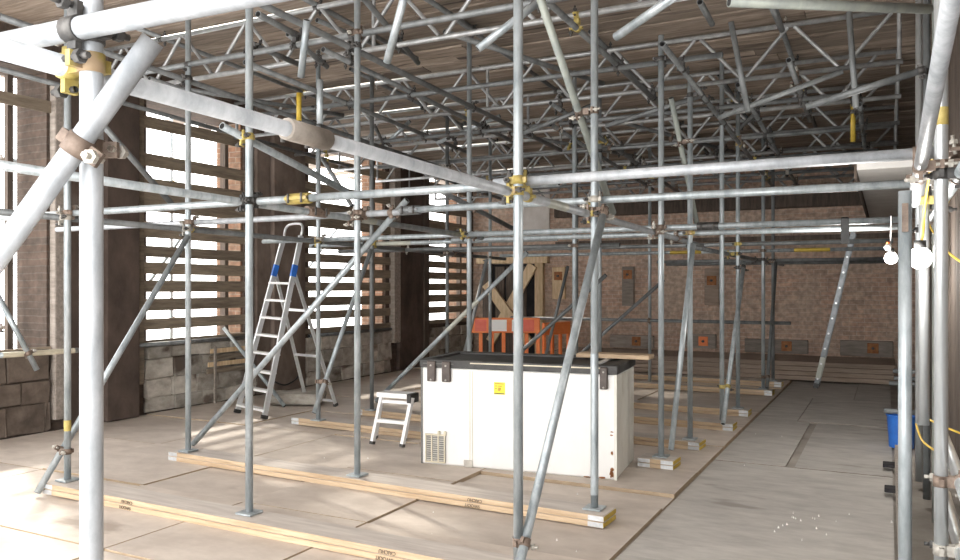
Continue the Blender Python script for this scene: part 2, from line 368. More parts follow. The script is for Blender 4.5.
S['592'] = stand('upright pole on the yellow-ended sole board right of the freezer sticker', -1.665, 4.82, bands=((.02,.25,'galv'),))
S['661'] = stand('upright pole just right of the white freezer on a short sole block', -1.68, 6.55, .09, 3.59, 'galv')
S['690'] = stand('upright pole second right of the freezer, raking tube leaning against it', -1.63, 7.41, .09, 3.42)
S['722'] = stand('third upright pole counted rightward from the freezer', -1.55, 8.55)
S['738'] = stand('upright pole on a small block, fourth rightward from the freezer', -1.55, 9.55)
S['763'] = stand('thin upright pole on a small block near the timber plinth', -1.53, 11.5)
S['773'] = stand('farthest thin upright pole in front of the timber plinth', -1.53, 12.55, mat='galv_dull')
S['249'] = stand('upright pole on the front sole board, left of centre before the stepladder', -3.55, 3.73)
S['357'] = stand('upright pole on the second sole board, beside the white step stool', -3.54, 4.85)
S['470'] = stand('upright pole rising just behind the left end of the freezer', -3.66, 6.86, .0)
S['67'] = stand('upright pole on the left end of the front sole board, half behind near pole', -5.33, 3.75, bands=((.09,.11,'coupler_yellow'),))
S['189'] = stand('upright pole on the left end of the second sole board', -5.35, 4.89)
S['318'] = stand('upright pole right of the stepladder with a rusty coupler at its foot', -5.36, 6.65)
S['372'] = stand('upright pole left of the freezer at the foot of the long raking tube', -5.25, 7.47, mat='galv_dull')
S['574'] = stand('thin upright pole behind the freezer, right of the orange barrier', -3.1, 8.3, 0, mat='galv')
S['605'] = stand('thin bright upright pole behind the freezer near its right end', -3.18, 9.4, 0, mat='galv')
S['649'] = stand('thin upright pole close to the brick back wall, beside the grey wall timber', -3.2, 11.8, 0, mat='galv')
S['489'] = stand('thin upright pole before the left end of the orange barrier', -5.3, 10.6, 0, mat='galv')
S['448'] = stand('dull upright pole in front of the farthest boarded window', -5.3, 9.3, 0, mat='galv_dull')
S['547'] = stand('dark upright pole before the right end of the orange barrier', -4.15, 11.2, 0, mat='galv_dull')
S['R1'] = stand('big shiny upright pole at the right edge of the picture', .18, 3.47, .02, 4.0, 'galv_shiny', ((.525,.542,'coupler_yellow'),))
S['R2'] = stand('cut-off grey upright pole in the right foreground with a brown clip', .06, 3.5, .02, 1.87, 'galv')
S['R3'] = stand('short shiny pole clamped beside the big right-hand pole', .16, 4.5, .81, 2.25, 'galv_shiny')
S['R4'] = stand('narrow pole behind the lit lamp on the right', .21, 6.85, .02, 4.0, 'galv_shiny')
S['R6'] = stand('dull upright pole under the ends of the roof beams at right', .24, 6.3, .02, 4.0, 'galv_dull')
S['R7'] = stand('dark greenish upright pole beside the steep overhead tube at right', .27, 5.7, .02, 4.0, 'galv_green')
for k in ('249','357','592','67','189','318','372','661','690','738','763','773'): baseplate(S[k])
# rounded top and brown clip of the cut-off pole
bm = bmesh.new(); bar(bm, (0,-.028,1.69), (0,-.028,1.80), .022, .012, (1,0,0)); mesh_obj('clip', bm, 'coupler_brown', S['R2'])
# ledgers (front to back)
LA = tube('scaffold_ledger', 'long near ledger with a grey sleeve, running from upper left to the middle', at_X(-25,41,-1.605), at_X(702,246,-1.80), 'galv_bright', bands=((.40,.44,'stain'),))
tube('scaffold_ledger', 'ledger joining the tops of the right-hand poles towards the back wall', at_X(688,246,-1.69), at_X(783,265,-1.59), 'galv_dull')
L1 = tube('scaffold_ledger', 'ledger with a brown sleeve passing the pole left of the stepladder', at_X(-15,163,-3.61), at_X(482,238,-3.61), 'galv', bands=((.56,.62,'stain'),))
L2 = tube('scaffold_ledger', 'farther ledger along the left pole row below the sleeved one', at_X(-10,211,-5.41), at_X(505,259,-5.36), 'galv_dull')
tube('scaffold_ledger', 'low tube rail crossing the left window beneath its boards', at_X(-8,356,-7.0), at_X(82,350,-7.0), 'galv', bands=((.1,.9,'beige_plastic'),))
tube('scaffold_ledger', 'low tube rail in front of the second window from the left', (-7.71, 6.0, .81), (-7.71, 8.2, .81), 'galv_dull')
tube('scaffold_ledger', 'low tube rail behind the stepladder under the third window', (-7.71, 9.35, .75), (-7.71, 11.55, .75), 'galv_dull')
for i, z in enumerate((.76, .50, 1.925)):
    tube('scaffold_ledger', ['short rail joined low on the big right-hand pole, upper of two', 'short rail joined lowest on the big right-hand pole', 'rail running back from the big right-hand pole above head height'][i], (.245, 2.3, z), (.245, [4.9,4.4,6.9][i], z), 'galv_shiny' if i < 2 else 'galv')
# transoms (left to right)
def tofloor(p0, p1):
    p0, p1 = Vector(p0), Vector(p1); t = (p0.z-.03)/(p0.z-p1.z); return p0, p0+(p1-p0)*t
def tran(label, x0, x1, Y, z, mat='galv', z1=None, bands=()):
    return tube('scaffold_transom', label, (x0, Y, z), (x1, Y, z if z1 is None else z1), mat, 'scaffold tube', None, R, bands)
TT = tube('scaffold_transom', 'thick white overhead tube across the top left corner', at_Y(-25,49,1.10), at_Y(310,-18,1.10), 'galv_bright')
T1 = tran('nearest pale horizontal tube on the right, brightest of the crossing tubes', -1.78, .26, 3.61, 2.022, 'galv_bright', 2.03)
T1M = tran('horizontal tube with a yellowish sleeve between left pole and freezer pole', -3.2, -1.5, 3.79, 2.035)
T1L = tran('horizontal tube running left from the yellowish sleeve behind near pole', -7.3, -3.205, 3.79, 2.035)
T2 = tran('second pale horizontal tube on the right, just below the brightest', -3.1, .2, 4.885, 2.055)
T2L = tran('horizontal tube across the left half, joined left of the leaning tube', -7.2, -3.105, 4.955, 2.05, 'galv_bright')
T3 = tran('third horizontal tube on the right, with dark sleeve above the lamps', -3.6, .1, 6.61, 1.99)
tran('horizontal tube above the step stool, upper of two', -6.2, -2.9, 6.73, 1.995)
tran('horizontal tube above the step stool, lower of two', -6.2, -3.0, 7.54, 1.985, 'galv', None, ((.3,.45,'stain'),))
tran('fourth horizontal tube on the right, counted downward', -4.2, .12, 7.47, 1.993)
tran('fifth horizontal tube on the right, counted downward', -5.6, .05, 9.61, 1.99, 'galv_dull')
tran('thin horizontal tube with a long yellow band on the right', -5.6, .05, 11.56, 1.99, 'galv', None, ((.49,.57,'paint_yellow'),(.79,.87,'paint_yellow')))
tran('lowest of the thin horizontal tubes at lamp height', -3.3, .1, 13.2, 1.86, 'galv_dull')
tran('thin horizontal tube at lamp height, second from bottom', -3.3, .1, 12.61, 1.888, 'galv_dull')
tran('low thin rail along the brick wall behind the freezer', -5.5, -1.2, 11.76, .98, 'galv_dull')
tran('farthest high horizontal tube crossing above the barrier', -6.4, -2.6, 8.36, 1.95, 'galv_dull')
# sleeves joining tubes
def sleeve(o, p, d, mat, ln=.19, r=.034, name='sleeve_coupler'):
    p = Vector(p)-o.location; d = Vector(d).normalized(); bm = bmesh.new()
    cyl(bm, p-d*ln/2, p+d*ln/2, r, 14); u, v, _ = frame_of(d)
    bar(bm, p-d*ln/2+u*r, p+d*ln/2+u*r, .02, .02, v)
    s = mesh_obj(name, bm, mat, o)
    for t in (-.3, .3):
        b2 = bmesh.new(); cyl(b2, p+d*ln*t+u*(r+.012)-v*.03, p+d*ln*t+u*(r+.012)+v*.03, .008, 6); mesh_obj('bolt', b2, 'coupler_dark', s)
    return s
la = TUBES[[t['o'] for t in TUBES].index(LA)]; ld_ = (la['p1']-la['p0'])
def on_tube(t, x):
    lo, hi = 0, 1
    for _ in range(40):
        m = (lo+hi)/2; p = t['p0'].lerp(t['p1'], m)-C0; px = 480+F*(p.x*CS+p.y*SN)/(-p.x*SN+p.y*CS)
        if (px < x) == ((t['p1']-t['p0']).y > 0): lo = m
        else: hi = m
    return t['p0'].lerp(t['p1'], lo)
sleeve(LA, on_tube(la, 307), ld_, 'sleeve', .2, .034)
sleeve(T1M, (-3.2, 3.79, 2.035), (1,0,0), 'coupler_yellow', .17)
sleeve(L1, at_X(316,212,-3.61), (0,1,-.01), 'coupler_brown', .2)
sleeve(T3, (at_Y(708,226,6.61).x, 6.61, 1.99), (1,0,0), 'coupler_dark', .17)
sleeve(T2, (-3.1, 4.9, 2.053), (1,0,0), 'galv_dull', .16)
# braces
def brace(label, p0, p1, mat='galv', **k): return tube('scaffold_brace', label, p0, p1, mat, 'scaffold tube', None, **k)
B0 = brace('thick near diagonal tube crossing in front of the white near pole', at_d(-70,351,1.66), at_d(153,40,1.66), 'galv_bright')
brace('long leaning tube rising from the left sole board past the stepladder', at_Y(193,444,5.01), at_Y(407,200,5.01), 'galv')
brace('diagonal tube leaning between the two leftmost upright poles', at_X(37,493,-5.42), at_X(188,236,-5.29))
B3 = brace('long diagonal tube in front of the freezer, clamped to the foot of a pole', at_X(520,562,-1.585), at_X(605,207,-1.60))
brace('long raking tube rising rightward behind the left end of the freezer', at_Y(376,401,7.6), at_Y(527,252,7.6), 'galv', bands=((.5,.7,'stain'),))
brace('raking tube leaning between two poles right of the stepladder', at_X(314,413,-5.28), at_X(371,250,-5.2))
brace('greenish diagonal tube coming down from the roof to the middle pole', at_X(538,-8,-1.77), at_X(613,213,-1.77), 'galv_green')
brace('thin greenish diagonal tube beside the pole right of the freezer', at_X(671,98,-1.74), at_X(697,224,-1.69), 'galv_green')
brace('raking tube at the short sole blocks right of the freezer', at_X(693,244,-1.575), at_X(671,450,-1.62))
brace('slim raking tube by the third and fourth poles right of the freezer', at_X(744,262,-1.49), at_X(723,424,-1.49))
brace('dark slim raking tube at the farthest poles', at_X(776,262,-1.47), at_X(767,388,-1.47), 'galv_dull')
brace('dark diagonal tube against the brick wall, right of the freezer middle', *tofloor(at_Y(664,280,10.6), at_Y(555,376,10.6)), 'galv_dull')
brace('dark diagonal tube crossing in front of the orange barrier', *tofloor(at_Y(606,275,8.9), at_Y(505,366,8.9)), 'galv_dull')
brace('grey diagonal tube above the left window, descending rightward', at_X(84,103,-5.39), at_X(176,209,-5.39), 'galv_dull')
brace('broad grey diagonal above the stepladder, under the near ledger', at_X(222,126,-3.60), at_X(346,191,-3.60), 'galv')
brace('dark diagonal tube in the third window, above the leaning tube end', at_Y(322,158,6.8), at_Y(352,206,6.8), 'galv_dull')
brace('dark diagonal tube left of the freezer pole, above the pale transoms', at_X(437,189,-3.60), at_X(514,229,-3.60), 'galv_dull')
brace('thin dark leaning tube in front of the farthest window', *tofloor(at_Y(487,259,9.45), at_Y(469,335,9.45)), 'galv_dull')
brace('thin dark leaning tube right of the timber door cross', *tofloor(at_Y(568,266,11.4), at_Y(552,330,11.4)), 'galv_dull')
brace('pale prop tube slanting in the leftmost window', at_X(-6,288,-7.1), at_X(37,370,-6.95), 'galv')
brace('short pale prop against the stone dado left of the stepladder', *tofloor(at_X(224,328,-7.5), at_X(262,377,-6.9)), 'galv')
# right foreground and roof space
brace('thick steep overhead tube at the right edge, nearest on that side', at_d(960,-45,1.75), at_d(914,202,3.45), 'galv_bright')
tube('roof_tube', 'greenish horizontal tube along the top right edge of the picture', at_d(729,2,3.75), at_d(930,9,3.95), 'galv_green')
tube('roof_tube', 'short bright hanging tube end under the roof, left of centre', at_d(405,-6,4.6), at_d(387,62,4.9), 'galv')
tube('roof_tube', 'short grey hanging tube end under the roof above the long ledger', at_d(307,20,5.2), at_d(301,77,5.4), 'galv')
tube('roof_tube', 'bright slanting tube under the roof left of the freezer pole top', at_d(478,49,4.7), at_d(546,-4,4.7), 'galv')
tube('roof_tube', 'thick slanting tube end under the roof right of the middle poles', at_d(616,37,4.3), at_d(684,-10,3.9), 'galv')
for l, a, b, Y, m in (('dark slanting tube under the lattice beams, upper right of centre', (718,118), (843,71), 7.55, 'galv_dull'),
        ('dark slanting tube ending at the right-hand poles under the roof', (806,107), (926,69), 6.2, 'galv_dull'),
        ('dark slanting tube under the beams right of the middle poles', (606,126), (704,95), 7.65, 'galv_dull'),
        ('brownish slanting tube under the beams between the middle poles', (524,133), (593,105), 7.75, 'galv_dull'),
        ('grey slanting tube under the beams left of the freezer pole', (437,143), (500,116), 8.3, 'galv'),
        ('short slanting tube under the beams above the yellowish sleeve', (381,149), (410,121), 8.3, 'galv')):
    tube('roof_tube', l, at_Y(*a, Y), at_Y(*b, Y), m)
tube('roof_tube', 'yellow painted upright tube among the right-hand roof beams', at_d(853,97,8.2), at_d(853,142,8.2), 'paint_yellow')
tube('roof_tube', 'yellow painted upright tube among the roof beams at left', at_d(299,93,7.4), at_d(299,121,7.4), 'paint_yellow')
tube('roof_tube', 'dull upright stub beside the yellow tube among right-hand beams', at_d(849,12,6.6), at_d(856,108,6.6), 'galv_dull')
tube('roof_tube', 'leaning dull stub among the beams above the fourth pole', at_d(731,22,6.8), at_d(748,112,6.8), 'galv_dull')
tube('roof_tube', 'upright grey stub under the beams right of the left sole board pole', at_d(320,80,6.0), at_d(320,124,6.0), 'galv')
ords = ['first','second','third','fourth','fifth','sixth','seventh','eighth','ninth','tenth','eleventh','twelfth']
purl = [(-7.1, 3.46, 4.2, 9.5), (-6.2, 3.46, 5.2, 13.5), (-5.0, 3.46, 5.2, 9.4), (-4.22, 3.49, 5.3, 9.3), (-3.1, 3.46, 7.6, 13.5), (-2.1, 3.49, 4.6, 8.3), (-1.25, 3.46, 7.7, 13.6), (-.75, 3.47, 7.2, 9.3), (-.25, 3.46, 8.8, 13.6)]
for i, (X, z, y0, y1) in enumerate(purl):
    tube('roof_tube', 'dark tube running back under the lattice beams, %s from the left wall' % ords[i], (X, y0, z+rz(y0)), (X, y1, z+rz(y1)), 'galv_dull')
for i, (X, y0, y1) in enumerate(((-6.6,5.3,8.2),(-5.5,7.4,12.9),(-4.6,5.3,7.4),(-3.6,5.3,9.6),(-2.6,7.4,13.2),(-1.7,9.2,13.6),(-.9,7.4,12.0))):
    tube('roof_tube', 'dark tube running back above the lattice beams, %s from the left wall' % ords[i], (X, y0, 4.055+rz(y0)), (X, y1, 4.055+rz(y1)), 'galv_dull')
for i, (Y, x0, x1) in enumerate(((4.885,-6.6,.1),(6.66,-6.4,-1.2),(8.2,-5.7,-.4),(9.55,-6.6,-.2),(10.75,-5.9,-.1),(11.8,-6.2,-.3))):
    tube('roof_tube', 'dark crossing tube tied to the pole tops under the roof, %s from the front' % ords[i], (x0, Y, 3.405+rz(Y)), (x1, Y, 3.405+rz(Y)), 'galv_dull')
for i, (X, y0, y1) in enumerate(((-5.415,3.3,12.2),(-3.615,3.2,9.2),(-3.26,8.0,12.2),(-1.53,6.0,12.5))):
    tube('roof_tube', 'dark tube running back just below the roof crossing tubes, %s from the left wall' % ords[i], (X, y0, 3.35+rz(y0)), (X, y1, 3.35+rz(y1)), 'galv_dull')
for i, (a, b, z) in enumerate((((258,14),(304,39),3.49),((317,20),(390,51),4.05),((425,-2),(482,34),4.05),((252,44),(300,65),3.49),((288,34),(327,67),3.62),((362,-4),(418,63),3.7),((700,2),(712,24),3.6),((770,2),(782,30),3.6))):
    tube('roof_tube', ['short dark tube by the top of the pole left of the stepladder','dark tube just under the planks above the yellow roof tube','dark tube just under the planks left of the freezer pole','blue-grey short tube beside the top of the left front pole','short inclined tube beside the yellow roof tube','inclined dark tube beside the bright hanging tube end','short dark tube end near the top right of centre','short dark tube end at the top right under the planks'][i], at_z(*a, z), at_z(*b, z-(.12 if i in (4,5) else 0)), 'galv_dull')
# sway braces between beams
for i, (x0, y0, x1, y1) in enumerate(((-6.9,5.75,-5.9,7.8),(-5.6,7.95,-6.7,10.0),(-4.4,9.1,-3.2,11.3),(-3.3,5.75,-2.6,7.8),(-2.9,9.1,-1.9,11.4),(-1.2,9.1,-2.2,11.4))):
    tube('roof_tube', 'diagonal sway tube lying between the roof beams, %s from the left' % ords[i], (x0, y0, 3.63+rz(y0)), (x1, y1, 3.66+rz(y1)), 'galv_dull')
wn = ['leftmost window','second window','third window','farthest window']
for i, (Y, w) in enumerate(((5.6,0),(8.1,1),(9.2,1),(11.4,2),(12.9,2),(15.0,3))):
    tube('outside_pole', 'sunlit scaffold pole outside, seen through the %s, %s one' % (wn[w], 'left' if i in (0,1,3,5) else 'right'), (-9.2, Y, -.03), (-9.2, Y, 4.2), 'galv')
for i, z in enumerate((1.02, 2.98)): tube('outside_rail', 'sunlit scaffold rail outside the windows, %s of two' % ('lower','upper')[i], (-9.15, 4.5, z), (-9.15, 15.2, z), 'galv')
for i, (y0, y1) in enumerate(((7.2,9.1),(10.2,12.6))): tube('outside_brace', 'sunlit slanting tube outside the %s' % wn[i+1], (-9.26, y0, .9), (-9.26, y1, 3.1), 'galv')
# ------------------------------------------------------------------ lattice beams
def lattice(Y, label, x0=XL+.05, x1=.12, zb=3.55, h=.46, phase=0):
    root = empty('lattice_beam', (x0, Y, zb)); tag(root, label, 'lattice beam', 'lattice roof beams')
    L_ = x1-x0
    mesh_obj('bottom_chord', pipe_bm((0,0,0), (L_,0,0), .0242, 12), ['lattice', 'bore'], root)
    mesh_obj('top_chord', pipe_bm((0,0,h), (L_,0,h), .0242, 12), ['lattice', 'bore'], root)
    x = .12+phase; up = True; hp = .43; mem = {}
    while x+hp < L_:
        if up not in mem:
            bm = bmesh.new(); a, b = ((.03,0,.02), (hp-.03,0,h-.02)) if up else ((.03,0,h-.02), (hp-.03,0,.02))
            cyl(bm, a, b, .0185, 8, False); mem[up] = mesh_obj('lacing', bm, 'lattice', root, (x,0,0))
        else: inst(mem[up], root, (x,0,0))
        x += hp; up = not up
    for xx in (.03, L_*.48, L_-.03):
        bm = bmesh.new(); cyl(bm, (0,0,.02), (0,0,h-.02), .018, 8, False); mesh_obj('upright', bm, 'lattice', root, (xx,0,0))
    TUBES.append(dict(o=root, p0=Vector((x0,Y,zb)), p1=Vector((x1,Y,zb)), auto=True, r=R)); TUBES.append(dict(o=root, p0=Vector((x0,Y,zb+h)), p1=Vector((x1,Y,zb+h)), auto=True, r=R))
    return root
for i, Y in enumerate((5.68, 7.88, 9.0, 10.1, 11.15, 12.15, 13.1, 14.0)):
    b = lattice(Y, 'steel lattice beam spanning under the plank roof, %s from the front' % ords[i], phase=random.uniform(0,.4), zb=3.56+rz(Y))
b = None

# ------------------------------------------------------------------ couplers wherever two tubes touch
def band(bm, p, d, ln=.045, r=.0315, n=10): cyl(bm, p-d*ln/2, p+d*ln/2, r, n)
def coupler(A, pa, da, pb, db, style, near):
    o = A['o']; off = o.location; pa = pa-off; pb = pb-off
    w = (pb-pa); w = w.normalized() if w.length > 1e-4 else frame_of(da)[0]
    bm = bmesh.new(); n = 14 if near else 8
    band(bm, pa, da, .042, .0285, n); band(bm, pb, db, .042, .0285, n)
    m = (pa+pb)/2; bar(bm, m-w*.02, m+w*.02, .04, .04, da)
    for p, d, s in ((pa, da, -1), (pb, db, 1)):
        t = d.cross(w).normalized()
        bar(bm, p+t*.025, p+t*.058, .034, .014, d); bar(bm, p-t*.025, p-t*.044, .028, .016, d)
    c = mesh_obj('coupler', bm, style, o)
    for p, d, s in ((pa, da, -1), (pb, db, 1)):
        bm = bmesh.new(); t = d.cross(w).normalized(); q = p+t*.05
        cyl(bm, q-w*.02*s, q+w*.022*s, .0075, 6, False); cyl(bm, q+w*.02*s, q+w*.036*s, .0155, 6, smooth=False); cyl(bm, q+w*.034*s, q+w*.055*s, .0075, 6)
        mesh_obj('bolt', bm, 'coupler_dark' if style != 'coupler_brown' else 'coupler_grey', c)
def closest(A, B):
    p, r, q, s = A['p0'], A['p1']-A['p0'], B['p0'], B['p1']-B['p0']
    a, b, c = r.dot(r), r.dot(s), s.dot(s); w = p-q; d, e = r.dot(w), s.dot(w); D = a*c-b*b
    if D < 1e-3*a*c: return None
    t, u = (b*e-c*d)/D, (a*e-b*d)/D
    la, lb = math.sqrt(a), math.sqrt(c)
    if t*la < -.03 or t*la > la+.03 or u*lb < -.03 or u*lb > lb+.03: return None
    t = min(max(t, .03/la), 1-.03/la); u = min(max(u, .03/lb), 1-.03/lb)
    P, Q = p+r*t, q+s*u
    return (P, Q, (P-Q).length)
nc = 0
for i in range(len(TUBES)):
    for j in range(i+1, len(TUBES)):
        A, B = TUBES[i], TUBES[j]
        if A['o'] is B['o'] or {A['o'].name, B['o'].name} in ({TT.name, B0.name}, {TT.name, LA.name}, {B0.name, LA.name}): continue
        k = closest(A, B)
        if not k or k[2] > .115: continue
        P, Q, _ = k; dist = (P-C0).length
        rr = random.random()
        if P.z > 3.2: st = 'coupler_dark' if rr < .75 else ('coupler_brown' if rr < .9 else 'coupler_yellow')
        else: st = 'coupler_brown' if rr < .45 else ('coupler_yellow' if rr < .65 else ('coupler_grey' if rr < .85 else 'coupler_dark'))
        ids = {A['o'].name, B['o'].name}
        if LA.name in ids: st = 'coupler_yellow' if dist < 5.5 else 'coupler_brown'
        if B0.name in ids or B3.name in ids: st = 'coupler_brown'
        coupler(A, P, (A['p1']-A['p0']).normalized(), Q, (B['p1']-B['p0']).normalized(), st, dist < 4.5); nc += 1
print('couplers', nc, 'tubes', len(TUBES))

# ------------------------------------------------------------------ sole boards
def sole(label, x0, x1, y0, y1, n=2, mat_end='end_plate', text=None, wid=.225):
    a = math.atan2(y1-y0, x1-x0); L_ = math.hypot(x1-x0, y1-y0)
    root = empty('sole_board', (x0, y0, .0), a); tag(root, label, 'sole board')
    for k in range(n):
        bm = bmesh.new(); j = random.uniform(-.006, .006)
        box(bm, 0, L_, -wid/2+j, wid/2+j, k*.038, k*.038+.036, bev=.003); bm.normal_update()
        for f in bm.faces: f.material_index = 0 if f.normal.z > .8 else 1
        p = mesh_obj('plank', bm, ['sole_wood', 'sole_side'], root)
        for xx in (0, L_):
            b2 = bmesh.new(); s = -1 if xx == 0 else 1
            box(b2, min(xx, xx-s*.1)-(.002 if s < 0 else 0), max(xx, xx-s*.1)+(.002 if s > 0 else 0), -wid/2+j-.002, wid/2+j+.002, k*.038+.003, k*.038+.034)
            mesh_obj('end_band', b2, mat_end, p)
            b2 = bmesh.new(); box(b2, xx+s*.002 if s > 0 else xx-.004, xx+.004 if s > 0 else xx-.002, -wid/2+j, wid/2+j, k*.038+.004, k*.038+.032); mesh_obj('end_paint', b2, 'paint_yellow' if s > 0 else 'end_plate', p)
    return root
SB1 = sole('long front sole board of two stacked planks under the nearest poles', -5.42, -1.45, 3.74, 3.68)
SB2 = sole('second long sole board with yellow painted right end, before the freezer', -5.50, -1.56, 4.93, 4.80)
sole('third sole board from the front, ending left of the freezer behind the stool', -5.75, -3.8, 6.80, 6.70)
sole('short sole block under the pole just right of the freezer', -1.84, -1.55, 6.55, 6.54)
sole('fourth sole board, ending right of the freezer under two poles', -5.5, -1.52, 7.62, 7.41)
sole('fifth sole board from the front, ending under the third right-hand pole', -4.6, -1.42, 8.62, 8.55)
sole('sixth sole board from the front, small pale end right of the freezer', -4.8, -1.42, 9.62, 9.55)
sole('seventh sole board from the front, near the timber plinth', -4.1, -1.4, 11.55, 11.5)
sole('farthest sole board, just before the timber plinth', -3.9, -1.4, 12.6, 12.55)
def stamp(txt, parent, loc, size):
    c = bpy.data.curves.new('stamp', 'FONT'); c.body = txt; c.size = size; c.extrude = .0008; c.align_x = 'CENTER'; c.align_y = 'CENTER'
    t = bpy.data.objects.new('stamp_tmp', c); COL.objects.link(t); dg = bpy.context.evaluated_depsgraph_get()
    me = bpy.data.meshes.new_from_object(t.evaluated_get(dg)); bpy.data.objects.remove(t)
    me.materials.clear(); me.materials.append(MATS['ink'])
    o = bpy.data.objects.new('stamp_lettering', me); COL.objects.link(o); o.parent = parent; o.location = loc
    o.rotation_euler = (math.pi/2, math.pi, 0)   # stamped upside down on the front edge
    return o
for rt, px, py in ((SB1, 390, 547), (SB1, 126, 501), (SB2, 476, 499)):
    Y = 3.6 if rt is SB1 else 4.72
    x = at_Y(px, py, Y).x-rt.location.x
    stamp('CAICHU', rt, (x, -.1205, .056), .03); stamp('SWOOIT', rt, (x-.02, -.1205, .018), .03)

# ------------------------------------------------------------------ chest freezer
fa = math.atan2(.18, 1.65)
fz = empty('chest_freezer', (-3.51, 5.72, 0), fa); tag(fz, 'white chest freezer with black lid rim and hinge straps, back towards us', 'freezer')
FL, FD, FH = 1.66, .76, .815
bm = bmesh.new(); box(bm, 0, FL, 0, FD, 0, FH, bev=.012); bm.normal_update()
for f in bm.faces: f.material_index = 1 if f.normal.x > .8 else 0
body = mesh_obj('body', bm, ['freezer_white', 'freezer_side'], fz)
for x in (.265*FL,): 
    for dx in (0, .022): BX('seam', (x+dx, x+dx+.005, -.003, .002, .01, FH-.02), 'beige_plastic', body)
BX('corner_strip', (-.004, .014, -.004, .02, 0, FH), 'grille_dark', body); BX('corner_strip', (FL-.018, FL+.003, -.003, .015, 0, FH), 'freezer_side', body)
random.seed(3)
for i in range(13):   # rust blooms creeping up the right front corner and the lower edge
    if i < 8: x, z, w, h = FL-.03-random.random()*.015, .01+random.random()**2*.6, .006+random.random()*.014, .01+random.random()*.05
    else: x, z, w, h = FL-.05-random.random()*.35, 0.002, .02+random.random()*.04, .008+random.random()*.02
    bm = bmesh.new(); n = 7
    vv = [bm.verts.new((x+w*math.cos(6.283*k/n)*random.uniform(.5,1), -.0035, z+h/2+h*.5*math.sin(6.283*k/n)*random.uniform(.6,1))) for k in range(n)]
    bm.faces.new(vv[::-1]); bmesh.ops.solidify(bm, geom=bm.faces[:], thickness=.003); mesh_obj('rust_patch', bm, 'rust', body)
# rim and open top
rim = BX('lid_rim', (-.012, FL+.012, -.014, .06, FH, FH+.07), 'black_rubber', fz, .006)
BX('lid_rim', (-.012, FL+.012, FD-.05, FD+.012, FH, FH+.075), 'black_rubber', fz, .006)
BX('lid_rim', (-.012, .06, .06, FD-.05, FH, FH+.07), 'black_rubber', fz, .006); BX('lid_rim', (FL-.06, FL+.012, .06, FD-.05, FH, FH+.07), 'black_rubber', fz, .006)
BX('lid', (.06, FL-.06, .06, FD-.05, FH, FH+.055), 'black_rubber', fz, .004)
BX('trim_strip', (.45, FL-.1, -.018, -.013, FH+.042, FH+.052), 'beige_plastic', rim); BX('trim_strip', (.02, .30, -.018, -.013, FH+.03, FH+.038), 'grille_dark', rim)
BX('inner_trim', (FL-.20, FL-.165, .05, FD-.05, FH+.055, FH+.075), 'freezer_white', fz, .004)
for x, w in ((.065, .075), (.2, .075), (FL-.125, .06)):
    h = BX('hinge', (x, x+w, -.035, -.001, FH-.115, FH+.055), 'brown_strap', fz, .006)
    for zz in (.02, -.1): 
        bm = bmesh.new(); cyl(bm, (x+w/2, -.041, FH+zz), (x+w/2, -.034, FH+zz), .008, 6); mesh_obj('screw', bm, 'coupler_grey', h)
g = BX('vent_frame', (.045, .225, -.012, -.001, .02, .255), 'grille_dark', fz)
for x in (.045, .10, .16, .217): BX('vent_bar', (x-.002, x+.008, -.022, -.012, .02, .258), 'beige_plastic', g)
for z in (.022, .25): BX('vent_bar', (.043, .227, -.022, -.012, z-.004, z+.008), 'beige_plastic', g)
for i in range(12): BX('louvre', (.05, .22, -.018, -.012, .035+i*.018, .043+i*.018), 'coupler_grey', g)
for x in (.16, .215): BX('vent_clip', (x, x+.02, -.026, -.012, .25, .285), 'beige_plastic', g)
BX('foot_bracket', (.265*FL-.05, .265*FL+.03, -.012, 0, .0, .06), 'coupler_grey', fz, .004)
sx = .655
st_ = BX('sticker', (sx+.0, sx+.095, -.004, 0, FH-.20, FH-.10), 'sticker', fz)
for i, (a, b, z) in enumerate(((.008,.085,.085),(.008,.03,.066),(.036,.07,.066),(.008,.026,.045),(.034,.062,.05),(.034,.06,.04),(.034,.056,.03))):
    BX('print_line', (sx+a, sx+b, -.0055, -.004, FH-.20+z, FH-.20+z+.006), 'rust', st_)
BX('print_line', (sx+.004, sx+.091, -.0055, -.004, FH-.195, FH-.188), 'ink', st_)
pb = BX('loose_plank', (0, .62, 0, .2, 0, .035), ['sole_side'], None, .003, (-2.36, 6.36, FH+.078), fa-.06); tag(pb, 'pale loose plank lying on the back of the freezer', 'plank')

# ------------------------------------------------------------------ stepladder and stool
def rod(parent, name, p, q, w, t, mat, side=None):
    bm = bmesh.new(); bar(bm, p, q, w, t, side); return mesh_obj(name, bm, mat, parent)
f1, f2 = at_z(264,419), at_z(237,413); r1, r2 = at_z(336,406), at_z(307,403)
t1, t2 = at_d(301,236,9.35), at_d(284,237,9.75)
base = (f1+f2+r1+r2)/4; base.z = 0
ld = empty('stepladder', base); tag(ld, 'tall aluminium stepladder with blue joints standing by the windows', 'ladder')
f1, f2, r1, r2, t1, t2 = [p-base for p in (f1, f2, r1, r2, t1, t2)]
for p in (f1, f2, r1, r2): p.z = .0
vdir = (f2-f1).normalized()
for f, t in ((f1, t1), (f2, t2)):
    s = rod(ld, 'front_stile', f, t, .028, .06, 'alu', vdir)
    j = f.lerp(t, .77); rod(s, 'blue_joint', f.lerp(t, .77), f.lerp(t, .835), .034, .066, 'blue', vdir); rod(s, 'foot', f, f.lerp(t, .02), .04, .075, 'black_rubber', vdir)
for k in range(8):
    a = .045+k*.098; p, q = f1.lerp(t1, a), f2.lerp(t2, a); rod(ld, 'tread', p, q, .085, .026, 'alu_white', (r1-f1).normalized())
bm = bmesh.new(); up = (t1-f1).normalized()
